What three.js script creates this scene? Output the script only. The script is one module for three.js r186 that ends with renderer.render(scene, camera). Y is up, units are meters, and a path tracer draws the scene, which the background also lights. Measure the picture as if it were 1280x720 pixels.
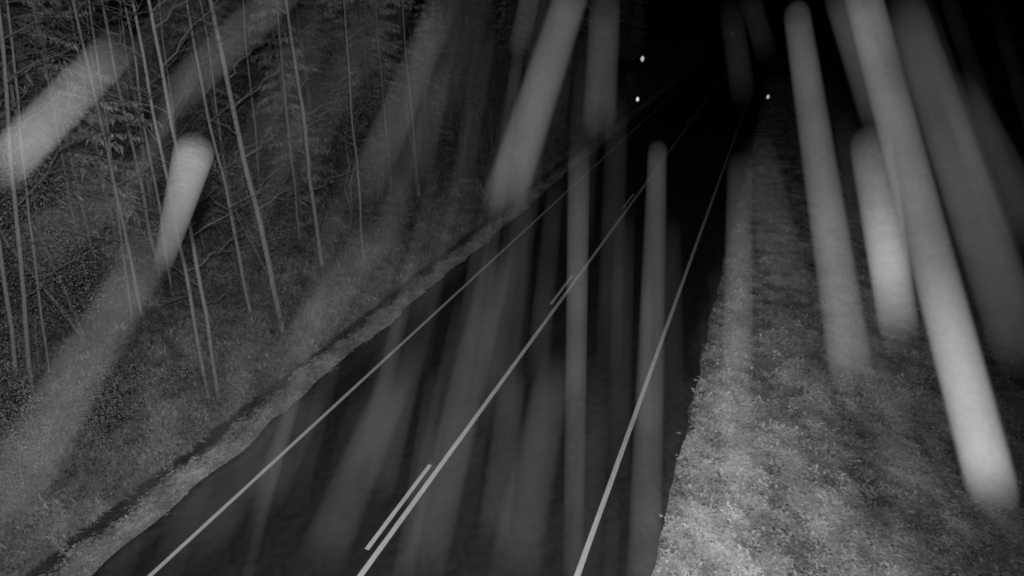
import * as THREE from 'three';
import { mergeGeometries } from 'three/addons/utils/BufferGeometryUtils.js';
import { ImprovedNoise } from 'three/addons/math/ImprovedNoise.js';

// ---------------------------------------------------------------- camera, sky, light, exposure
const scene = new THREE.Scene();
const H = 9, F = 760, TAN = 376 / F, PITCH = Math.atan(TAN);          // roadside mast, looking down along the road
const camera = new THREE.PerspectiveCamera(2 * Math.atan(360 / F) * 180 / Math.PI, 1280 / 720, 0.1, 6000);
camera.position.set(0, H, 0);
camera.rotation.set(-PITCH, 0, 0);
camera.focus = 5; camera.userData.fStop = 1.3;
scene.add(camera);

const skyData = new Float32Array(64 * 32 * 4);
for (let y = 0; y < 32; y++) for (let x = 0; x < 64; x++) {
  const v = 0.0006 + 0.0003 * Math.max(0, 1 - Math.abs(y - 16) / 10);
  skyData.set([v, v, v, 1], (y * 64 + x) * 4);
}
const sky = new THREE.DataTexture(skyData, 64, 32, THREE.RGBAFormat, THREE.FloatType);
sky.mapping = THREE.EquirectangularReflectionMapping; sky.magFilter = THREE.LinearFilter; sky.needsUpdate = true;
scene.background = sky; scene.environment = sky; scene.environmentIntensity = 0.2;

const moon = new THREE.DirectionalLight(0xffffff, 0.004);               // rain clouds at night: next to nothing
moon.position.set(-30, 80, 40); moon.castShadow = true; moon.shadow.radius = 24;
Object.assign(moon.shadow.camera, { left: -90, right: 90, top: 90, bottom: -90, far: 300 });
scene.add(moon, moon.target);

const LAMP = new THREE.Vector3(0.12, H + 0.34, 0.1);                   // the infrared floodlight on the camera's mast
const AIM = new THREE.Vector3(-0.26, -0.69, -1).normalize(), CONE = 1.02;
const flood = new THREE.SpotLight(0xffffff, 560, 0, CONE, 1, 2);
flood.position.copy(LAMP); flood.target.position.copy(LAMP).add(AIM);
flood.castShadow = true; flood.shadow.radius = 2;
scene.add(flood, flood.target);

const renderer = new THREE.WebGLRenderer({ antialias: true });
renderer.toneMapping = THREE.LinearToneMapping;
renderer.toneMappingExposure = 1;
renderer.shadowMap.enabled = true;

// ---------------------------------------------------------------- helpers
let seed = 7;
function rnd() { seed |= 0; seed = seed + 0x6D2B79F5 | 0; let t = Math.imul(seed ^ seed >>> 15, 1 | seed); t = t + Math.imul(t ^ t >>> 7, 61 | t) ^ t; return ((t ^ t >>> 14) >>> 0) / 4294967296; }
const rr = (a, b) => a + (b - a) * rnd();
const clamp = (x, a, b) => Math.min(b, Math.max(a, x));
const sm = (a, b, x) => { const t = clamp((x - a) / (b - a), 0, 1); return t * t * (3 - 2 * t); };
const V = (x, y, z) => new THREE.Vector3(x, y, z);
const perlin = new ImprovedNoise();
const noise = (x, y, z = 0.37) => perlin.noise(x, y, z);
const names = {};
function numbered(n) { const k = names[n] = (names[n] ?? -1) + 1; return k ? n + '_' + String(k).padStart(3, '0') : n; }
function tag(o, label, category, group, kind) {
  if (label) o.userData.label = label;
  if (category) o.userData.category = category;
  if (group) o.userData.group = group;
  if (kind) o.userData.kind = kind;
  return o;
}
function mesh(name, geo, mat, parent) {
  const m = new THREE.Mesh(geo, mat); m.name = parent === scene ? numbered(name) : name;
  m.castShadow = m.receiveShadow = true; parent.add(m); return m;
}
function thing(name, label, category, pos, group) {
  const g = new THREE.Group(); g.name = numbered(name); g.position.copy(pos); scene.add(g);
  return tag(g, label, category, group);
}
function copyOf(o, kind) { const c = o.clone(); c.name = numbered(kind); scene.add(c); return c; }
// a direction seen by the lens, one metre deep
function ray(u, v) {
  const x = (u - 640) / F, y = (360 - v) / F, c = Math.cos(PITCH), s = Math.sin(PITCH);
  return V(x, y * c - s, -y * s - c);
}
function onPlane(u, v, h = 0) { const r = ray(u, v); return r.multiplyScalar((h - H) / r.y).add(V(0, H, 0)); }
const vp = ray(986, -16.01).setY(0).normalize();                        // the road's heading
const right = V(-vp.z, 0, vp.x);
const road = (s, o, y = 0) => V(vp.x * s + right.x * o, y, vp.z * s + right.z * o);
const toRoad = p => [p.x * vp.x + p.z * vp.z, p.x * right.x + p.z * right.z];
const HEAD = Math.atan2(-vp.x, -vp.z);                                  // turn about y that points -z down the road
const off = (u, v) => toRoad(onPlane(u, v))[1];
const O_L = off(190, 720), O_C = off(455, 720), O_R = off(722, 720);
const E_L = O_L - 1.0, E_R = O_R + 1.15;                                // asphalt edges

// a mesh builder for many small polygons
class Poly {
  constructor() { this.p = []; this.n = []; this.c = []; this.u = []; this.i = []; }
  vert(p, n, c = 1, u = 0, v = 0) { this.p.push(p.x, p.y, p.z); this.n.push(n.x, n.y, n.z); this.c.push(c, c, c); this.u.push(u, v); return this.p.length / 3 - 1; }
  tri(a, b, c) { this.i.push(a, b, c); }
  geo(smooth) {
    const g = new THREE.BufferGeometry();
    g.setAttribute('position', new THREE.Float32BufferAttribute(this.p, 3));
    g.setAttribute('normal', new THREE.Float32BufferAttribute(this.n, 3));
    g.setAttribute('color', new THREE.Float32BufferAttribute(this.c, 3));
    g.setAttribute('uv', new THREE.Float32BufferAttribute(this.u, 2));
    g.setIndex(this.i);
    if (smooth) g.computeVertexNormals();
    return g;
  }
  // a tapered, bending limb through points with radii
  limb(pts, rad, sides = 6, tone = 1, len0 = 0) {
    let prev = null, along = len0;
    for (let k = 0; k < pts.length; k++) {
      const t = (pts[Math.min(k + 1, pts.length - 1)].clone().sub(pts[Math.max(k - 1, 0)])).normalize();
      const a = Math.abs(t.y) > 0.9 ? V(1, 0, 0) : V(0, 1, 0), x = a.clone().cross(t).normalize(), y = t.clone().cross(x);
      if (k) along += pts[k].distanceTo(pts[k - 1]);
      const ring = [];
      for (let j = 0; j <= sides; j++) {
        const an = j / sides * 2 * Math.PI, d = x.clone().multiplyScalar(Math.cos(an)).addScaledVector(y, Math.sin(an));
        ring.push(this.vert(pts[k].clone().addScaledVector(d, rad[k]), d, tone, j / sides, along));
      }
      if (prev) for (let j = 0; j < sides; j++) { this.tri(prev[j], prev[j + 1], ring[j + 1]); this.tri(prev[j], ring[j + 1], ring[j]); }
      prev = ring;
    }
  }
  // a small leaf-like blade from a to b, folded along its middle
  blade(a, b, w, up, tone = 1, out = null) {
    const d = b.clone().sub(a), s = d.clone().cross(up).normalize().multiplyScalar(w), m = a.clone().addScaledVector(d, 0.45).addScaledVector(up, w * 0.3);
    const n = s.clone().cross(d).normalize();
    if (out) { if (n.dot(out) < 0) n.negate(); n.addScaledVector(out, 1.6).normalize(); }
    const i0 = this.vert(a, n, tone), i1 = this.vert(m.clone().add(s), n, tone), i2 = this.vert(m.clone().sub(s), n, tone), i3 = this.vert(b, n, tone);
    this.tri(i0, i1, i2); this.tri(i1, i3, i2);
  }
}

// ---------------------------------------------------------------- materials (a monochrome infrared view: everything is grey)
function dataTex(w, h, f, rx = 1, ry = 1, srgb = false) {
  const d = new Uint8Array(w * h * 4);
  for (let y = 0; y < h; y++) for (let x = 0; x < w; x++) { const v = clamp(f(x / w, y / h) * 255, 0, 255); d.set([v, v, v, 255], (y * w + x) * 4); }
  const t = new THREE.DataTexture(d, w, h); t.wrapS = t.wrapT = THREE.RepeatWrapping; t.magFilter = THREE.LinearFilter;
  t.repeat.set(rx, ry); if (srgb) t.colorSpace = THREE.SRGBColorSpace; t.needsUpdate = true; return t;
}
// tileable noise: a blend of shifted samples
function tileNoise(u, v, f, k) {
  const a = u * 2 * Math.PI, b = v * 2 * Math.PI, r = f / (2 * Math.PI);
  return perlin.noise(Math.cos(a) * r + k, Math.sin(a) * r + Math.cos(b) * r * 0.99, Math.sin(b) * r + k * 1.7);
}
const grey = v => new THREE.Color().setRGB(v, v, v);
const asphaltTone = dataTex(512, 512, (u, v) => 0.30 + 0.12 * tileNoise(u, v, 6, 3) + 0.10 * tileNoise(u, v, 40, 9) + 0.22 * (rnd() - 0.5), 1, 1);
const asphaltBump = dataTex(512, 512, () => rnd(), 1, 1);
const soilTone = dataTex(1024, 1024, (u, v) => 0.52 + 0.35 * tileNoise(u, v, 14, 5) + 0.3 * tileNoise(u, v, 50, 2) + 0.3 * tileNoise(u, v, 120, 7), 1, 1);
const barkTone = dataTex(128, 512, (u, v) => {
  const dark = sm(0.22, 0.4, tileNoise(u, v * 6 % 1, 9, 4) + 0.5 * tileNoise(u * 0.3, v * 9 % 1, 12, 8));
  return (0.78 + 0.14 * tileNoise(u, v, 30, 1)) * (1 - 0.5 * dark);
}, 1, 0.4);
function mat(v, opts = {}) { return new THREE.MeshStandardMaterial({ color: grey(v), roughness: 0.9, ...opts }); }
const M = {
  asphalt: mat(0.06, { vertexColors: true, map: asphaltTone, roughness: 0.42, bumpMap: asphaltBump, bumpScale: 0.002 }),
  paint: mat(0.52, { roughness: 0.75, map: dataTex(64, 512, (u, v) => 0.8 + 0.25 * tileNoise(u, v, 18, 6) - 0.25 * sm(0.1, 0.4, tileNoise(u, v, 50, 11)), 1, 0.25) }),
  soil: mat(0.42, { vertexColors: true, map: soilTone, bumpMap: soilTone, bumpScale: 0.05, roughness: 0.95 }),
  grass: mat(0.5, { vertexColors: true, side: THREE.DoubleSide }),
  leaf: mat(0.6, { vertexColors: true, side: THREE.DoubleSide }),
  bark: mat(0.29, { map: barkTone, vertexColors: true }),
  twig: mat(0.17, { vertexColors: true }),
  spruceBark: mat(0.12, { vertexColors: true }),
  needles: mat(0.36, { vertexColors: true, side: THREE.DoubleSide }),
  foliage: mat(0.34, { vertexColors: true, side: THREE.DoubleSide }),
  blackPlastic: mat(0.02, { roughness: 0.5 }),
  greyMetal: mat(0.35, { roughness: 0.45, metalness: 0.8 }),
  reflector: mat(0.95, { roughness: 0.34, metalness: 1 }),
  glow: new THREE.MeshStandardMaterial({ color: 0x111111, emissive: 0xffffff, emissiveIntensity: 1.5 }),
};

// ---------------------------------------------------------------- ground
const PROFILE = [[-60, 3.4], [-38, 2.6], [-23, 1.0], [-15.4, 0.1], [-13.2, -0.55], [-12.0, -1.15], [-11.2, -1.2], [-10.15, -0.08], [-9.6, -0.05], [-9.25, -0.06], [-0.7, -0.06], [-0.45, -0.03], [3, -0.16], [6, -0.5], [9, -1.25], [10, -1.2], [12.5, -0.2], [18, 0.3], [60, 1.0]];
function profile(o) {
  const P = PROFILE; if (o <= P[0][0]) return P[0][1];
  for (let k = 1; k < P.length; k++) if (o <= P[k][0]) { const t = (o - P[k - 1][0]) / (P[k][0] - P[k - 1][0]); return P[k - 1][1] + (P[k][1] - P[k - 1][1]) * t; }
  return P[P.length - 1][1];
}
function heightAt(s, o) {
  const onRoad = sm(E_L - 0.35, E_L + 0.1, o) * (1 - sm(E_R - 0.1, E_R + 0.35, o));
  const w = o + 0.35 * noise(s * 0.16, o * 0.1, 4.2) * sm(0.3, 1.5, Math.max(E_L - o, o - E_R));
  const bumps = 0.08 * noise(s * 0.9, o * 0.9) + 0.05 * noise(s * 2.3, o * 2.3, 1.1) + 0.05 * noise(s * 4, o * 4, 3.3);
  const forest = sm(15, 22, Math.abs(o + 2)) * (0.35 * noise(s * 0.25, o * 0.25, 8.8) + 0.2 * noise(s * 0.7, o * 0.7, 6.6));
  return profile(w) + (1 - onRoad) * (bumps + forest);
}
const groundAt = p => { const [s, o] = toRoad(p); return heightAt(s, o); };
function onGround(u, v) {                                                // where a line of sight meets the ground
  const r = ray(u, v); let t = 5;
  for (let k = 0; k < 4000; k++, t += 0.03) { const p = V(0, H, 0).addScaledVector(r, t); if (p.y <= groundAt(p)) return p; }
  return V(0, H, 0).addScaledVector(r, t);
}
{
  const S = [], O = [];
  for (let s = -1500; s < -14; s += Math.max(4, (-14 - s) * 0.3)) S.push(s);
  for (let s = -14; s < 45; s += 0.22) S.push(s);
  for (let s = 45; s < 160; s += 1) S.push(s);
  for (let s = 160; s < 2500; s *= 1.15) S.push(s);
  for (let o = -1800; o < -26; o += Math.max(1.5, (-26 - o) * 0.25)) O.push(o);
  for (let o = -26; o < 14; o += 0.22) O.push(o);
  for (let o = 14; o < 1800; o += Math.max(1.5, (o - 14) * 0.25)) O.push(o);
  const P = new Poly();
  for (const s of S) for (const o of O) {
    const p = road(s, o, heightAt(s, o));
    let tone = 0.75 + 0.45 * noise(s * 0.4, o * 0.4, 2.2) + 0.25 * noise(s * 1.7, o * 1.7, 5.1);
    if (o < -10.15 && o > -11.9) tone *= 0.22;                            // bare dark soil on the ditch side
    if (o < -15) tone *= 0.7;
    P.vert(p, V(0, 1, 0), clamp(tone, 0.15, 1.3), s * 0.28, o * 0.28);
  }
  for (let a = 0; a + 1 < S.length; a++) for (let b = 0; b + 1 < O.length; b++) {
    const i = a * O.length + b, j = i + O.length; P.tri(i, i + 1, j); P.tri(i + 1, j + 1, j);
  }
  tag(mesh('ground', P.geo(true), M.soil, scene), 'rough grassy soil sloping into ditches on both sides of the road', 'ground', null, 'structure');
}

// ---------------------------------------------------------------- road and its painted markings
const roadThing = new THREE.Group(); roadThing.name = 'road'; scene.add(roadThing);
tag(roadThing, 'dark wet two-lane asphalt road with white edge and centre lines', 'road', null, 'structure');
const crown = o => { const m = (E_L + E_R) / 2, h = (E_R - E_L) / 2; return 0.09 * (1 - Math.abs(o - m) / h) + 0.015; };
{
  const P = new Poly(), S = [], N = 44;
  for (let s = -30; s < 80; s += 0.3) S.push(s);
  for (let s = 80; s < 1500; s *= 1.06) S.push(s);
  for (const s of S) for (let k = -1; k <= N + 1; k++) {
    const near = s < 80 ? 1 : 0, jl = near * (0.16 * noise(s * 0.45, 1.5) + 0.14 * noise(s * 1.1, 5.5) + 0.09 * noise(s * 3.1, 7.5)), jr = near * (0.09 * noise(s * 0.8, 21.5) + 0.07 * noise(s * 3.1, 27.5));
    const t = clamp(k, 0, N) / N, o = (E_L + jl) * (1 - t) + (E_R + jr) * t;
    P.vert(road(s, o, k < 0 || k > N ? -0.12 : crown(o)), V(0, 1, 0), 1 + 2.2 * Math.max(0, 0.7 + noise(s * 0.9, o * 3, 2.6)) * Math.max(1 - sm(0, 0.55, Math.min(o - E_L, E_R - o)), 0) + 0.25 * noise(s * 0.5, o * 1.5, 7.1), s * 0.9, o * 0.9);
  }
  const w = N + 3;
  for (let a = 0; a + 1 < S.length; a++) for (let b = 0; b + 1 < w; b++) { const i = a * w + b, j = i + w; P.tri(i, i + 1, j); P.tri(i + 1, j + 1, j); }
  mesh('asphalt', P.geo(true), M.asphalt, roadThing);
}
// thermoplastic line, a few millimetres thick, with slightly uneven edges
function marking(name, o, s0, s1, width, label) {
  const P = new Poly();
  const rows = [];
  for (let s = s0; s < s1; s += s < 60 ? 0.4 : 4) rows.push([s, 0.006]);
  rows.push([s1, 0.005]);
  let k = 0;
  for (let r = 0; r + 1 < rows.length; r++) {
    const [sa, ha] = rows[r], [sb, hb] = rows[r + 1];
    const q = [[sa, -1, ha], [sa, 1, ha], [sb, -1, hb], [sb, 1, hb]].map(([s, e, h]) => {
      const wob = 0.006 * noise(s * 1.3, e * 5, o); const oo = o + e * (width / 2 + wob);
      return P.vert(road(s, oo, crown(oo) + h), V(0, 1, 0), 1, e * 0.5 + 0.5, s);
    });
    P.tri(q[0], q[1], q[2]); P.tri(q[1], q[3], q[2]);
    for (const [a, b, e] of [[q[0], q[2], -1], [q[1], q[3], 1]]) {       // the thin sides
      const lo = [sa, sb].map(s => { const oo = o + e * width / 2; return P.vert(road(s, oo, crown(oo) - 0.004), V(0, 1, 0), 1, 0, s); });
      if (e < 0) { P.tri(a, b, lo[0]); P.tri(b, lo[1], lo[0]); } else { P.tri(a, lo[0], b); P.tri(b, lo[0], lo[1]); }
    }
    k++;
  }
  const g = P.geo(false).toNonIndexed(); g.computeVertexNormals();
  const m = mesh(name, g, M.paint, roadThing); if (label) tag(m, label); return m;
}
marking('edge_line', O_L, -20, 260, 0.08, 'left white edge line');
marking('edge_line', O_R, -20, 260, 0.095, 'right white edge line');
marking('centre_line', O_C, -20, 260, 0.10, 'solid white centre line');
{
  const near = toRoad(onPlane(459, 692)), far = toRoad(onPlane(539, 586)), second = toRoad(onPlane(688, 384))[0];
  const len = far[0] - near[0], step = second - near[0];
  for (let k = 0; k < 8; k++) marking('centre_dash', near[1], near[0] + k * step, near[0] + k * step + len, 0.085);
}

// ---------------------------------------------------------------- grass and fallen leaves
function clump(blades, len, lie, broad = 1) {
  const P = new Poly();
  for (let k = 0; k < blades; k++) {
    const a = rr(0, 6.28), l = len * rr(0.5, 1.1), b = V(rr(-1, 1) * len * 0.35, 0, rr(-1, 1) * len * 0.35);
    const d = V(Math.cos(a), 0, Math.sin(a)), w = broad * rr(0.005, 0.011) * (len / 0.25), rise = l * rr(0.3, 1) * lie;
    const m = b.clone().addScaledVector(d, l * 0.4).add(V(0, rise, 0)), e = b.clone().addScaledVector(d, l).add(V(0, rise * rr(0.2, 0.9), 0));
    const sd = V(-d.z, 0, d.x).multiplyScalar(w), t = rr(0.6, 1.25);
    const n = V(0, 1, 0);
    const i = [P.vert(b.clone().sub(sd), n, t * 0.8), P.vert(b.clone().add(sd), n, t * 0.8), P.vert(m.clone().sub(sd), n, t), P.vert(m.clone().add(sd), n, t), P.vert(e, n, t * 1.1)];
    P.tri(i[0], i[1], i[2]); P.tri(i[1], i[3], i[2]); P.tri(i[2], i[3], i[4]);
  }
  const g = P.geo(false); g.computeVertexNormals(); return g;
}
function litter(n, len, spread) {
  const P = new Poly();
  for (let k = 0; k < n; k++) {
    const r = spread * Math.sqrt(rnd()), a = rr(0, 6.28), b = V(Math.cos(a) * r, rr(0.005, 0.05) * (1 - r / spread * 0.7), Math.sin(a) * r), an = rr(0, 6.28), l = len * rr(0.5, 1.2);
    const e = b.clone().add(V(Math.cos(an) * l, rr(-0.2, 0.25) * l, Math.sin(an) * l));
    P.blade(b, e, l * rr(0.10, 0.26), V(rr(-0.2, 0.2), 1, rr(-0.2, 0.2)).normalize(), rr(0.75, 1.2));
  }
  return P.geo(true);
}
function scatter(name, geo, material, count, place, label, category) {
  const m = new THREE.InstancedMesh(geo, material, count); m.name = name; m.castShadow = m.receiveShadow = true;
  const X = new THREE.Matrix4(), q = new THREE.Quaternion(), e = new THREE.Euler();
  let k = 0;
  for (let tries = 0; k < count && tries < count * 6; tries++) {
    const r = place(); if (!r) continue;
    const [s, o, size, tone, tilt = 0.2, lift = 0] = r;
    e.set(rr(-tilt, tilt), rr(0, 6.28), rr(-tilt, tilt)); q.setFromEuler(e);
    X.compose(road(s, o, heightAt(s, o) + lift), q, V(size, size, size)); m.setMatrixAt(k, X);
    m.setColorAt(k, grey(tone)); k++;
  }
  m.count = k; scene.add(m);
  return tag(m, label, category, null, 'stuff');
}
const patch = (s, o) => 0.5 + 0.6 * noise(s * 0.5, o * 0.5, 9.1) + 0.6 * noise(s * 1.6, o * 1.6, 3.9) + 0.9 * noise(s * 4.6 + o * 1.2, o * 2.4, 5.9);
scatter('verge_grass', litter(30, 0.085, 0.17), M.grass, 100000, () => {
  const s = 3 + 75 * Math.pow(rnd(), 1.7), o = rr(E_R + 0.1, 12), p = patch(s, o);
  if (rnd() > 0.1 + (o - E_R - 0.06) / 0.5 + 0.5 * noise(s * 1.3, 8)) return null;
  if (rnd() > 0.35 + p) return null;
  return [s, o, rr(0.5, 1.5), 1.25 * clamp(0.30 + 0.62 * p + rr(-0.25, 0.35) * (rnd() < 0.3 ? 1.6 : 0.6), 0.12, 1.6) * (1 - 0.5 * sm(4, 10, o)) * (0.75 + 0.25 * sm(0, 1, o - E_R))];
}, 'matted short grass and litter covering the verge right of the road', 'grass');
scatter('roadside_grass', litter(28, 0.07, 0.18), M.grass, 22000, () => {
  const s = -4 + 75 * Math.pow(rnd(), 1.5), o = E_L + 0.16 * noise(s * 0.45, 1.5) + 0.14 * noise(s * 1.1, 5.5) + 0.09 * noise(s * 3.1, 7.5) - 0.03 - 0.62 * Math.abs(rnd() + rnd() + rnd() - 1.5) * (1 + 0.5 * noise(s * 0.8, 31)), p = patch(s, o);
  return rnd() > 0.2 + p ? null : [s, o, rr(0.3, 1.4), clamp(0.15 + 0.32 * p + rr(-0.1, 0.2), 0.08, 0.7)];
}, 'low grass strip between the left asphalt edge and the ditch', 'grass');
scatter('slope_grass', clump(22, 0.26, 0.7, 1.0), M.grass, 90000, () => {
  const s = -4 + 70 * Math.pow(rnd(), 1.4), o = -11.9 - 15 * Math.pow(rnd(), 1.3), p = patch(s * 0.7, o * 0.7);
  return rnd() > 0.25 + p ? null : [s, o, rr(0.6, 1.6), clamp(0.2 + 0.34 * p + rr(-0.1, 0.14), 0.08, 0.7)];
}, 'taller tangled grass and undergrowth on the slope below the forest', 'grass');
{
  const P = new Poly(); P.blade(V(-0.03, 0.006, 0), V(0.035, 0.012, 0), 0.022, V(0, 1, 0), 1);
  scatter('fallen_leaves', P.geo(true), M.leaf, 9000, () => {
    const s = 4 + 50 * Math.pow(rnd(), 1.5), o = rr(E_R + 0.1, 9.5);
    return rnd() > patch(s, o + 40) + 0.25 ? null : [s, o, rr(0.7, 1.9), rr(0.3, 0.95), 0.5, 0.06];
  }, 'pale fallen leaves scattered over the verge grass', 'leaves');
}

// ---------------------------------------------------------------- trees
function wander(a, b, n, amp) {
  const out = []; for (let k = 0; k <= n; k++) { const t = k / n, w = Math.sin(t * Math.PI) * amp + (k && k < n ? amp * 0.3 : 0); out.push(a.clone().lerp(b, t).add(V(rr(-w, w), rr(-w, w) * 0.3, rr(-w, w)))); } return out;
}
function birch(u0, v0, u1, v1, px, label, limbs = 18) {
  const base = onGround(u0, v0), depth = base.clone().sub(V(0, H, 0)).length();
  const dz = -base.z, r1 = ray(u1, v1), top = V(0, H, 0).addScaledVector(r1, dz / -r1.z);     // the same distance up the road
  const t = thing('birch_tree', label, 'tree', V(base.x, base.y - 0.1, base.z), 'bare birches along the left edge of the forest');
  const lean = top.clone().sub(base); if (lean.y < 3) lean.multiplyScalar(3 / lean.y);
  const full = lean.clone().multiplyScalar(rr(14, 18) / lean.y);
  const r0 = px / F * depth * 0.40, P = new Poly(), n = 28, pts = [], rad = [];
  for (let k = 0; k <= n; k++) { const q = k / n; pts.push(full.clone().multiplyScalar(q).add(V(0.24 * q * noise(q * 5, u0 * 0.13) + 0.05 * noise(q * 13, u0 * 0.3), 0, 0.2 * q * noise(q * 5, v0 * 0.13)))); rad.push(r0 * (1.12 - 0.95 * q) + 0.006 + (k ? 0 : r0 * 0.5)); }
  P.limb(pts, rad, 9, 1);
  mesh('trunk', P.geo(false), M.bark, t);
  const C = new Poly();
  for (let k = 0; k < limbs; k++) {
    const q = 0.16 + 0.8 * Math.pow((k + rnd()) / limbs, 0.9), i = q * n | 0, a = pts[i].clone().lerp(pts[Math.min(i + 1, n)], q * n - i), an = rr(0, 6.28), l = rr(0.7, 2.0) * (1.15 - 0.6 * q);
    const e = a.clone().add(V(Math.cos(an) * l, l * rr(0.25, 0.9), Math.sin(an) * l)), w = wander(a, e, 5, 0.09 * l);
    C.limb(w, w.map((_, m) => r0 * 0.26 * (1 - m / 5.6) + 0.003), 5, 0.9);
    for (let j = 0; j < 7; j++) {
      const b = w[1 + j % 4], an2 = an + rr(-1.3, 1.3), l2 = l * rr(0.25, 0.55), x = b.clone().add(V(Math.cos(an2) * l2, l2 * rr(-0.2, 0.9), Math.sin(an2) * l2)), y = wander(b, x, 3, 0.06 * l2);
      C.limb(y, [0.006, 0.005, 0.004, 0.002], 4, 0.8);
    }
  }
  mesh('crown', C.geo(false), M.twig, t);
  return t;
}
birch(355, 420, 262, 0, 7.5, 'thickest bare birch with pale trunk and side limbs, left of the road', 22);
birch(405, 352, 360, 0, 5.6, 'straight slender birch nearest the road, right of the thickest birch');
birch(317, 410, 232, 7, 4, 'thin birch just left of the thickest birch');
birch(275, 505, 193, 17, 5, 'right stem of the close pair of pale birches, left of the bright short streak');
birch(261, 503, 175, 44, 4.6, 'left stem of the close pair of pale birches');
birch(205, 370, 144, 90, 4, 'slim birch leaning left behind the bright short streak');
birch(185, 425, 118, 121, 4, 'slim leaning birch left of the bright short streak');
birch(124, 350, 79, 161, 3.2, 'very thin birch in the left forest crossing the bright left streak', 14);
birch(72, 390, 25, 180, 3.4, 'thin birch second from the left edge of the view', 14);
birch(40, 500, 8, 180, 4.4, 'pale birch at the left edge of the view reaching low down the slope', 14);
birch(24, 500, -8, 270, 4.2, 'leftmost birch, cut by the left edge of the view', 12);
birch(455, 330, 434, 70, 2.6, 'faint thin birch standing against the spruces nearer the road', 12);
birch(525, 250, 505, 40, 2.6, 'faint birch farthest up the road among the spruces', 12);
birch(150, 330, 96, 60, 2.8, 'thin dim birch between two leaning slim birches', 14);

const thin = [[10, 300, -14, 60], [52, 330, 14, 120], [88, 320, 52, 110], [112, 380, 70, 150], [165, 400, 128, 130], [150, 300, 118, 90], [222, 400, 180, 150], [240, 330, 205, 60], [300, 330, 268, 120], [195, 300, 160, 70], [330, 300, 312, 90], [375, 300, 350, 60], [490, 240, 474, 60], [60, 470, 34, 250]];
thin.forEach(([a, b, c, d], k) => birch(a, b, c, d, rr(2, 3.2), 'thin dim birch stem, ' + ['cut by the left edge of the view', 'between the two thin leftmost birches', 'under the bright upper left streak', 'crossing the lower end of the bright upper left streak', 'left of two slim leaning birches', 'ending high up, left of the bright short streak', 'just left of the bright short streak', 'rising behind the top of the bright short streak', 'left of the thickest birch, high up', 'among the crossing twigs at the upper left', 'right of the thickest birch, high up', 'between the thickest birch and the slender one', 'far up the road among the spruces', 'low down by the left edge of the view'][k], 22));
function makeSpruce(h, seedling) {
  seed = seedling;
  const t = new THREE.Group(), P = new Poly(), C = new Poly();
  P.limb([V(0, -0.2, 0), V(0.04, h * 0.4, 0.02), V(0, h, 0)], [h * 0.012, h * 0.008, 0.01], 8, 1);
  mesh('trunk', P.geo(false), M.spruceBark, t);
  for (let y = 0.25; y < h - 0.3; y += rr(0.26, 0.42)) {
    const q = y / h, n = 6 + (rnd() * 3 | 0), a0 = rr(0, 6.28), reach = (h * 0.19) * Math.pow(1 - q, 0.75) * (0.75 + 0.25 * sm(0, 0.12, q)) + 0.15;
    for (let k = 0; k < n; k++) {
      if (rnd() < 0.12) continue;
      const an = a0 + k / n * 6.283 + rr(-0.3, 0.3), l = reach * rr(0.45, 1.15), tilt = rr(-0.15, 0.4), d = V(Math.cos(an), 0, Math.sin(an)), side = V(-d.z, 0, d.x);
      const at = f => V(0, y, 0).addScaledVector(d, l * f).add(V(0, l * (tilt * f - 0.42 * f * f + 0.12 * f * f * f), 0));
      C.limb([at(0), at(0.5), at(0.95)], [0.02, 0.012, 0.004], 3, 0.5);
      const sprays = Math.ceil(8 + l * 17), tone = rr(0.5, 1.25);
      for (let j = 0; j < sprays; j++) {
        const f = 0.18 + 0.82 * (j + rnd()) / sprays, b = at(Math.min(f, 1)), sgn = j % 2 ? 1 : -1, w = (0.10 + 0.26 * (1 - f * 0.6)) * Math.min(1, l) * rr(0.4, 1.5);
        const e = b.clone().addScaledVector(side, sgn * w).addScaledVector(d, w * rr(0.3, 0.9)).add(V(rr(-0.6, 0.6) * w, -w * rr(-0.7, 1.0), rr(-0.6, 0.6) * w));
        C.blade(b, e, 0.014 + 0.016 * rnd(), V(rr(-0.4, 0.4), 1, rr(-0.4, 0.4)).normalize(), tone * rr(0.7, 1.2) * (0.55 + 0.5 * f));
        C.blade(b, b.clone().add(V(rr(-0.1, 0.1), -rr(0.05, 0.3), rr(-0.1, 0.1))).addScaledVector(d, rr(-0.05, 0.15)), 0.018, side, tone * rr(0.5, 1));
      }
    }
  }
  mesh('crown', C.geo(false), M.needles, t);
  return t;
}
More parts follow.
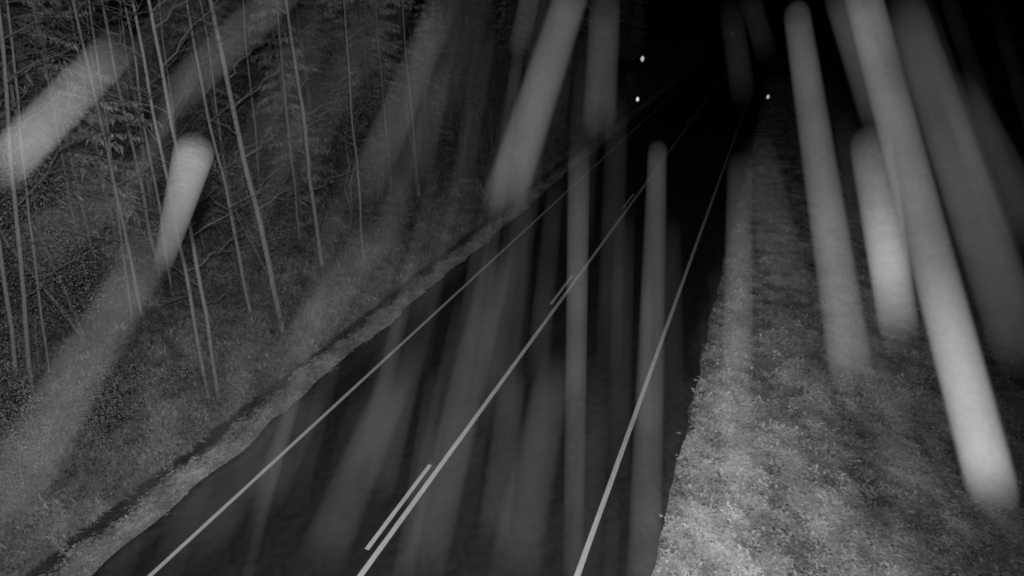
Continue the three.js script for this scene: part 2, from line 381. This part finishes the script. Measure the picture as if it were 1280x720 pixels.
function makeBroadleaf(h, seedling, leaves) {
  seed = seedling;
  const t = new THREE.Group(), P = new Poly(), C = new Poly();
  const stems = h > 4 ? 2 : 5, lw = h > 4 ? 0.023 : 0.02;
  const stemG = new Poly();
  for (let k = 0; k < stems; k++) {
    const an = rr(0, 6.28), lean = h * rr(0.06, 0.28), top = V(Math.cos(an) * lean, h * rr(0.75, 1), Math.sin(an) * lean), w = wander(V(0, -0.1, 0), top, 6, h * 0.02);
    stemG.limb(w, w.map((_, m) => h * 0.008 * (1 - m / 7) + 0.004), 6, 1);
    const limbs = h > 4 ? 26 : 9;
    for (let j = 0; j < limbs; j++) {
      const b = w[1 + (rnd() * 5 | 0)].clone(), a2 = rr(0, 6.28), l = h * rr(0.10, 0.24), e = b.clone().add(V(Math.cos(a2) * l, l * rr(0.1, 1), Math.sin(a2) * l)), x = wander(b, e, 3, l * 0.1);
      stemG.limb(x, [0.012, 0.009, 0.006, 0.003], 4, 0.9);
      const tone = rr(0.45, 1.3);
      for (let i = 0; i < leaves; i++) {
        const c = x[1 + (rnd() * 3 | 0)].clone().add(V(rr(-1, 1), rr(-0.8, 0.8), rr(-1, 1)).multiplyScalar(l * 0.42)), n = V(rr(-1, 1), rr(-0.3, 1), rr(-1, 1)).normalize(), dd = V(rr(-1, 1), rr(-1, 0.4), rr(-1, 1)).normalize().multiplyScalar(lw * 1.6);
        C.blade(c, c.clone().add(dd), lw * rr(0.5, 0.9), n, tone * rr(0.85, 1.12), c.clone().sub(e).multiplyScalar(1 / l).add(V(0, 0.25, 0)).normalize());
      }
    }
  }
  mesh('trunk', stemG.geo(false), M.twig, t);
  mesh('crown', C.geo(false), M.foliage, t);
  return t;
}
const spruces = [makeSpruce(16, 11), makeSpruce(13, 23), makeSpruce(18, 37), makeSpruce(9, 53)];
const leafies = [makeBroadleaf(8, 71, 460), makeBroadleaf(6.5, 83, 420)];
const shrubs = [makeBroadleaf(2.2, 97, 120), makeBroadleaf(1.5, 101, 110), makeBroadleaf(2.8, 113, 90)];
seed = 2024;
const tones = (m, list) => list.map(v => { const c = m.clone(); c.color = grey(v); return c; });
const foliageTones = { spruce_tree: tones(M.needles, [0.18, 0.4, 0.62]), leafy_tree: tones(M.foliage, [0.24, 0.3, 0.38]), shrub: tones(M.foliage, [0.18, 0.26, 0.34]) };
function plant(proto, kind, p, size, label, category, group) {
  const g = proto.clone(); g.name = numbered(kind); scene.add(g);
  g.position.set(p.x, groundAt(p) - 0.05, p.z); g.rotation.y = rr(0, 6.28); g.scale.setScalar(size);
  if (foliageTones[kind]) g.children.find(c => c.name === 'crown').material = foliageTones[kind][rnd() * foliageTones[kind].length | 0];
  return tag(g, label, category, group);
}
for (const [u, v] of [[355, 420], [405, 352], [317, 410], [275, 505], [261, 503], [205, 370], [185, 425], [124, 350], [72, 390], [40, 500], [24, 500]]) {
  const p = onGround(u, v + 3);
  plant(shrubs[rnd() * 3 | 0], 'shrub', p, rr(0.45, 0.7), 'leafy shrub hiding the foot of a bare birch on the left slope', 'shrub', 'shrubs at the feet of the birches');
}
// spruces in the left forest, thinning out of sight up the road
const taken = [];
const free = (p, d) => { for (const q of taken) if (q.distanceTo(p) < d) return false; taken.push(p); return true; };
let planted = 0;
for (let k = 0; k < 900 && planted < 78; k++) {
  const s = 4 + 105 * Math.pow(rnd(), 1.15), o = -17 - 22 * Math.pow(rnd(), 1.1) - 2.5 * noise(s * 0.15, 1), p = road(s, o);
  if (p.z > -4 || !free(p, 2.3)) continue;
  plant(spruces[rnd() * 4 | 0], 'spruce_tree', p, rr(0.75, 1.15), 'dark shaggy spruce in the dense forest left of the road', 'tree', 'spruces of the left forest'); planted++;
}
planted = 0;
for (let k = 0; k < 400 && planted < 58; k++) {
  const s = 4 + 60 * rnd(), o = -14.6 - 9 * rnd(), p = road(s, o);
  if (p.z > -4 || !free(p, 1.6)) continue;
  plant(leafies[rnd() * 2 | 0], 'leafy_tree', p, rr(0.55, 1.05), 'small pale leafy tree among the spruces left of the road', 'tree', 'leafy young trees of the left forest'); planted++;
}
planted = 0;
for (let k = 0; k < 500 && planted < 120; k++) {
  const s = 4 + 60 * Math.pow(rnd(), 1.2), o = -12.6 - 7 * rnd(), p = road(s, o);
  if (p.z > -3 || !free(p, 0.9)) continue;
  plant(shrubs[rnd() * 3 | 0], 'shrub', p, rr(0.4, 0.95), 'low twiggy shrub on the slope between the ditch and the left forest', 'shrub', 'shrubs on the left slope'); planted++;
}
planted = 0;
for (let k = 0; k < 400 && planted < 30; k++) {
  const s = 14 + 110 * rnd(), o = 14 + 18 * Math.pow(rnd(), 1.3), p = road(s, o);
  if (!free(p, 2.6)) continue;
  plant(spruces[rnd() * 4 | 0], 'spruce_tree', p, rr(0.8, 1.15), 'dim spruce in the forest right of the verge', 'tree', 'spruces of the right forest'); planted++;
}

// dry weeds standing on the far lip of the ditch
function makeWeed(sd) {
  seed = sd; const t = new THREE.Group(), P = new Poly(), L = new Poly();
  for (let k = 0; k < 9; k++) {
    const a = rr(0, 6.28), l = rr(0.35, 0.8), e = V(Math.cos(a) * l * 0.35, l, Math.sin(a) * l * 0.35), w = wander(V(rr(-0.05, 0.05), -0.04, rr(-0.05, 0.05)), e, 4, 0.03);
    P.limb(w, [0.007, 0.006, 0.005, 0.004, 0.002], 4, 1);
    for (let j = 0; j < 9; j++) { const b = w[1 + j % 4], d = V(rr(-1, 1), rr(-0.2, 1), rr(-1, 1)).multiplyScalar(0.1); L.blade(b, b.clone().add(d), 0.018, V(0, 1, 0), rr(0.7, 1.2)); }
  }
  mesh('stem', P.geo(false), M.twig, t); mesh('leaf', L.geo(false), M.foliage, t).userData.kind = 'stuff'; return t;
}
const weeds = [makeWeed(5), makeWeed(15)];
seed = 99;
for (const [u, v, where] of [[186, 582, 'lowest pale dry weed standing up beyond the left ditch'], [213, 588, 'pale dry weed right beside the lowest one beyond the left ditch'], [256, 536, 'dry upright weed beyond the left ditch below the close pair of birches'], [80, 690, 'pale weed at the lip of the ditch in the bottom left corner'], [330, 470, 'dry weed beyond the ditch near the foot of the thickest birch'], [395, 440, 'pale weed beyond the ditch below the straight slender birch']])
  plant(weeds[rnd() * 2 | 0], 'dry_weed', onGround(u, v), rr(0.8, 1.1), where, 'plant', 'dry weeds beyond the left ditch');

// ---------------------------------------------------------------- reflector posts
function faceLamp(o, p) { o.lookAt(p.clone().add(LAMP.clone().add(V(0, H, 0)).multiplyScalar(0.5).sub(p).normalize())); }
function delineator(u, v, high, size, label) {
  const at = onPlane(u, v, high), g = groundAt(at), t = thing('delineator_post', label, 'post', V(at.x, g, at.z), 'reflector posts along the road');
  const P = new THREE.CylinderGeometry(0.045, 0.055, high - g + 0.18, 12); P.translate(0, (high - g + 0.18) / 2 - 0.1, 0);
  mesh('post', P, M.blackPlastic, t);
  const cap = new THREE.SphereGeometry(0.045, 12, 6, 0, 6.3, 0, 1.57); cap.scale(1, 0.5, 1); cap.translate(0, high - g + 0.08, 0); mesh('post_cap', cap, M.blackPlastic, t);
  const holder = new THREE.CylinderGeometry(size * 0.55, size * 0.55, 0.02, 20); holder.rotateX(Math.PI / 2); holder.scale(0.8, 1.25, 1);
  const face = new THREE.CylinderGeometry(size * 0.5, size * 0.5, 0.012, 24); face.rotateX(Math.PI / 2); face.scale(0.8, 1.25, 1); face.translate(0, 0, 0.012);
  for (const [n, geo, m] of [['reflector_frame', holder, M.blackPlastic], ['reflector', face, M.reflector]]) {
    const o = mesh(n, geo, m, t); o.position.set(0, high - g, 0);
    const dir = LAMP.clone().add(V(0, H, 0)).multiplyScalar(0.5).sub(at); dir.x = (LAMP.x) / 2 - at.x; dir.y = (LAMP.y + H) / 2 - high; dir.z = LAMP.z / 2 - at.z; dir.normalize();
    o.quaternion.setFromUnitVectors(V(0, 0, 1), dir); o.position.addScaledVector(dir, 0.05);
  }
  return t;
}
delineator(797, 124, 0.95, 0.26, 'black reflector post with a bright white reflector on the left roadside, far up the road');
delineator(960, 121, 0.95, 0.26, 'black reflector post with a bright white reflector on the right roadside, far up the road');
delineator(803, 73.5, 3.0, 0.36, 'taller post with the highest and roundest bright reflector, left of the road');
delineator(915, 42, 0.95, 0.2, 'farthest reflector post, a faint dot high up the dark road');

// ---------------------------------------------------------------- the mast with the infrared floodlight, behind the lens
{
  const t = thing('camera_mast', 'grey roadside mast carrying the camera and its floodlight', 'mast', V(0.12, groundAt(V(0.12, 0, 0.9)), 0.9));
  const pole = new THREE.CylinderGeometry(0.06, 0.1, H + 0.9, 16); pole.translate(0, (H + 0.9) / 2, 0); mesh('pole', pole, M.greyMetal, t);
  const arm = new THREE.CylinderGeometry(0.025, 0.025, 0.75, 10); arm.rotateX(Math.PI / 2); const y0 = H + 0.34 - t.position.y; arm.translate(0, y0, -0.36); mesh('arm', arm, M.greyMetal, t);
  const box = new THREE.CylinderGeometry(0.08, 0.06, 0.1, 20), lens = new THREE.CylinderGeometry(0.065, 0.065, 0.01, 24);
  const q = new THREE.Quaternion().setFromUnitVectors(V(0, 1, 0), AIM), c = LAMP.clone().sub(t.position);
  for (const [n, g, m, d] of [['lamp_housing', box, M.blackPlastic, -0.075], ['lamp_lens', lens, M.glow, -0.018]]) { const o = mesh(n, g, m, t); o.quaternion.copy(q); o.position.copy(c).addScaledVector(AIM, d); }
}

// ---------------------------------------------------------------- rain blown towards the mast, lit by the floodlight
const BLOW = (() => { const r = ray(822, -1100); return r.normalize(); })();
const RAIN = grey(0.06);
const spray = dataTex(256, 256, () => 0.72 + 0.28 * rnd());
const rainSolid = new THREE.MeshStandardMaterial({ color: RAIN, vertexColors: true, alphaMap: spray, transparent: true, opacity: 1, roughness: 1, depthWrite: false });
const rainFaint = new THREE.MeshStandardMaterial({ color: RAIN, vertexColors: true, alphaMap: spray, transparent: true, opacity: 0.29, roughness: 1, depthWrite: false });
rainSolid.specularIntensity = rainFaint.specularIntensity = 0;
const THICK = 0.09;
// (lower end, upper end, width at each, strength along it from the lower end up)
function rain(u0, v0, w0, u1, v1, w1, stops, label) {
  const z0 = THICK * F / w0, c = Math.cos(PITCH), s = Math.sin(PITCH);
  // depth of the upper end: the drop came down the wind
  const b = V((u0 - 640) / F, (360 - v0) / F, 1).multiplyScalar(z0);
  const up = V(0, c, -s), fw = V(0, -s, -c), Dy = BLOW.dot(up), Dz = BLOW.dot(fw);
  const yt = (360 - v1) / F, L = (yt * z0 - b.y) / (Dy - yt * Dz), z1 = z0 + L * Dz;
  const A = V(0, H, 0).addScaledVector(ray(u0, v0), z0), B = V(0, H, 0).addScaledVector(ray(u1, v1), z1);
  const r0 = w0 / F * z0 / 2, r1 = w1 / F * z1 / 2, len = A.distanceTo(B), dir = B.clone().sub(A).normalize();
  const n = 40, sides = 20, pos = [], col = [], idx = [], nor = [], uvs = [];
  const x = V(0, 1, 0).cross(dir).normalize(), y = dir.clone().cross(x);
  for (let k = 0; k <= n; k++) {
    const e = 0.5 - 0.5 * Math.cos(k / n * Math.PI), p = A.clone().lerp(B, e), rBase = r0 + (r1 - r0) * e;
    const capLen = rBase * (stops.sharp ? 0.5 : 1.4), dEnd = Math.min(e, 1 - e) * len, cap = dEnd < capLen ? Math.sqrt(Math.max(0.0004, 1 - (1 - dEnd / capLen) ** 2)) : 1;
    let g = 0; for (let j = 1; j < stops.length; j++) if (e >= stops[j - 1][0]) g = stops[j - 1][1] + (stops[j][1] - stops[j - 1][1]) * clamp((e - stops[j - 1][0]) / (stops[j][0] - stops[j - 1][0]), 0, 1);
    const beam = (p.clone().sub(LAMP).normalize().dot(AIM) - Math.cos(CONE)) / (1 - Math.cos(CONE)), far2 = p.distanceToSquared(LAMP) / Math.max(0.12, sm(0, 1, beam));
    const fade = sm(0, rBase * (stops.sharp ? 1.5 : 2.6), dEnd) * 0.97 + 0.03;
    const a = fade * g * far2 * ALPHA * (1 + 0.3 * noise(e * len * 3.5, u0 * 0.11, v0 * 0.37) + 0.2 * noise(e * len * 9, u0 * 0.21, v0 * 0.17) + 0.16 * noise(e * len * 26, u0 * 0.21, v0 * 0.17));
    for (let j = 0; j <= sides; j++) {
      const an = j / sides * 2 * Math.PI, q = x.clone().multiplyScalar(Math.cos(an)).addScaledVector(y, Math.sin(an));
      const w = p.clone().addScaledVector(q, rBase * cap).sub(A); pos.push(w.x, w.y, w.z); nor.push(q.x, q.y, q.z); uvs.push(j / sides * w0 * 2.2 / 640 + u0 * 0.37, e * Math.hypot(u1 - u0, v1 - v0) / 400 * (1.2 - 0.2 * e)); col.push(1, 1, 1, stops.solid ? a : a / 0.29);
    }
    if (k) for (let j = 0; j < sides; j++) { const i = k * (sides + 1) + j, h = i - sides - 1; idx.push(h, h + 1, i, h + 1, i + 1, i); }
  }
  const g = new THREE.BufferGeometry();
  g.setAttribute('position', new THREE.Float32BufferAttribute(pos, 3)); g.setAttribute('normal', new THREE.Float32BufferAttribute(nor, 3)); g.setAttribute('color', new THREE.Float32BufferAttribute(col, 4)); g.setAttribute('uv', new THREE.Float32BufferAttribute(uvs, 2)); g.setIndex(idx);
  if (!label) { g.translate(A.x, A.y, A.z); return g; }
  const m = mesh('rain_streak', g, stops.solid ? rainSolid : rainFaint, scene); m.position.copy(A); m.castShadow = false;
  return tag(m, label, 'rain', 'streaks of falling rain');
}
const ALPHA = 0.068;
// strength profiles, in the light they add
const even = (g, soft = 0.25) => [[0, g * 0.35], [soft, g], [1 - soft, g], [1, g * 0.2]];
const S = (p) => { p.solid = true; return p; };
const lo = (g, a) => [[0, g * 0.6], [0.15, g], [0.5, g * 0.75], [1, a * g]];
rain(-25, 240, 54, 165, 40, 44, S([[0, 0.13], [0.35, 0.18], [0.6, 0.11], [0.85, 0.05], [1, 0.02]]), 'broad bright diagonal rain streak at the upper left edge of the view');
rain(190, 150, 46, 385, -40, 40, even(0.035), 'dim diagonal rain streak across the tops of the birches, upper left');
rain(-10, 350, 70, 190, 200, 55, even(0.018), 'faint wide rain streak low across the left birches');
rain(200, 345, 20, 248, 170, 52, S([[0, 0.02], [0.3, 0.16], [0.6, 0.44], [0.8, 0.54], [1, 0.3]]), 'short bright rain streak with a glowing rounded top, among the birches');
rain(-30, 690, 82, 215, 265, 48, S([[0, 0.06], [0.4, 0.055], [0.72, 0.055], [0.8, 0.03], [1, 0.012]]), 'wide rain streak in the lower left corner, below the short bright one');
rain(215, 720, 80, 350, 520, 50, even(0.022), 'faint rain streak over the left edge line at the bottom');
rain(318, 655, 50, 400, 470, 40, even(0.020), 'faint rain streak with a rounded lower end on the left lane');
rain(350, 470, 55, 485, 270, 45, even(0.026), 'soft rain streak above the grass strip, right of the straight slender birch');
rain(385, 740, 66, 505, 450, 40, even(0.028), 'rain streak over the middle of the left lane at the bottom');
rain(468, 640, 40, 520, 420, 34, even(0.020), 'narrow faint rain streak on the left lane, left of the centre line');
rain(520, 750, 58, 628, 300, 38, S(even(0.038)), 'long rain streak crossing the centre line near the double dash');
rain(612, 700, 44, 645, 450, 32, even(0.020), 'narrow faint rain streak just right of the centre line');
rain(632, 760, 70, 700, 430, 42, even(0.034), 'wide soft rain streak in the middle of the right lane');
rain(716, 745, 26, 724, 180, 28, S([[0, 0.015], [0.25, 0.04], [0.6, 0.065], [0.85, 0.045], [1, 0.015]]), 'long upright rain streak crossing the centre line, in the middle of the view');
rain(748, 175, 42, 757, -10, 38, even(0.036, 0.12), 'upright rain streak at the top, left of the two left reflectors');
rain(622, 275, 56, 722, -30, 42, S([[0, 0.03], [0.12, 0.085], [0.6, 0.085], [1, 0.07]]), 'clear slanting rain streak at the top middle, over the forest edge');
rain(440, 275, 48, 562, -15, 40, even(0.030), 'dim slanting rain streak over the spruces at the top');
rain(345, 240, 60, 480, 10, 46, even(0.012), 'very faint rain streak over the spruces, right of the birches');
rain(520, 240, 34, 552, 80, 30, even(0.018), 'short faint rain streak before the spruces, left of the clear slanting one');
rain(646, 70, 26, 668, -30, 26, even(0.028), 'short faint rain streak at the top edge, left of the clear slanting one');
rain(804, 745, 44, 822, 180, 23, Object.assign(S([[0, 0.03], [0.3, 0.05], [0.6, 0.05], [0.9, 0.045], [1, 0.035]]), { sharp: true }), 'straight upright rain streak with a sharp upper end, over the right lane');
rain(760, 480, 34, 772, 120, 28, even(0.010), 'very faint upright rain streak on the right lane, beside the sharp-ended one');
rain(918, 760, 44, 925, 190, 30, even(0.05), 'soft upright rain streak over the near edge of the right verge');
rain(990, 400, 56, 945, 170, 40, even(0.018), 'faint rain streak low over the far part of the right verge');
rain(1069, 500, 52, 994, 5, 30, S([[0, 0.08], [0.1, 0.13], [0.5, 0.11], [0.8, 0.095], [0.97, 0.075], [1, 0.03]]), 'bright rain streak ending over the verge, left of the short bright one');
rain(1128, 440, 44, 1085, 160, 47, S([[0, 0.01], [0.15, 0.16], [0.33, 0.40], [0.48, 0.28], [0.65, 0.15], [1, 0.11]]), 'short bright rain streak between the two long ones over the right verge');
rain(1250, 650, 55, 1072, -30, 40, S([[0, 0.2], [0.08, 0.46], [0.2, 0.34], [0.36, 0.16], [0.55, 0.15], [0.7, 0.17], [1, 0.13]]), 'longest and brightest rain streak, ending over the verge at the lower right');
rain(1108, 170, 44, 1045, -25, 38, even(0.05), 'dim rain streak tucked behind the longest one at the top right');
rain(1290, 480, 62, 1125, -10, 42, S(even(0.055)), 'dim long rain streak right of the longest one');
rain(1310, 330, 56, 1185, 90, 42, even(0.020), 'faint rain streak at the right edge of the view');
rain(930, 130, 30, 912, 0, 28, even(0.010), 'faint rain streak in the black gap above the road, right of the left reflectors');
rain(960, 75, 26, 932, -20, 26, even(0.008), 'faintest short rain streak at the top, above the right reflector');

// the finer rain between them, too faint and too much to count
{
  seed = 77; const fine = [];
  for (let k = 0; k < 110; k++) {
    const u = rr(-40, 1320), v = rr(120, 820), l = rr(160, 460), du = 822 - u, dv = -1100 - v, d = Math.hypot(du, dv), w = rr(16, 44);
    const where = u > 860 ? 0.6 : 1;
    if (v - l < 230 && u > 740 && u < 1010) continue;                   // the black gap up the road stays clear
    fine.push(rain(u, v, w, u + du / d * l * rr(0.8, 1.25), v + dv / d * l, w * 0.8, even(rr(0.003, 0.015) * where, 0.3)));
  }
  const m = mesh('fine_rain', mergeGeometries(fine), rainFaint, scene); m.castShadow = false;
  tag(m, 'faint fine rain slanting through the air over the road and forest', 'rain', null, 'stuff');
}
renderer.render(scene, camera);
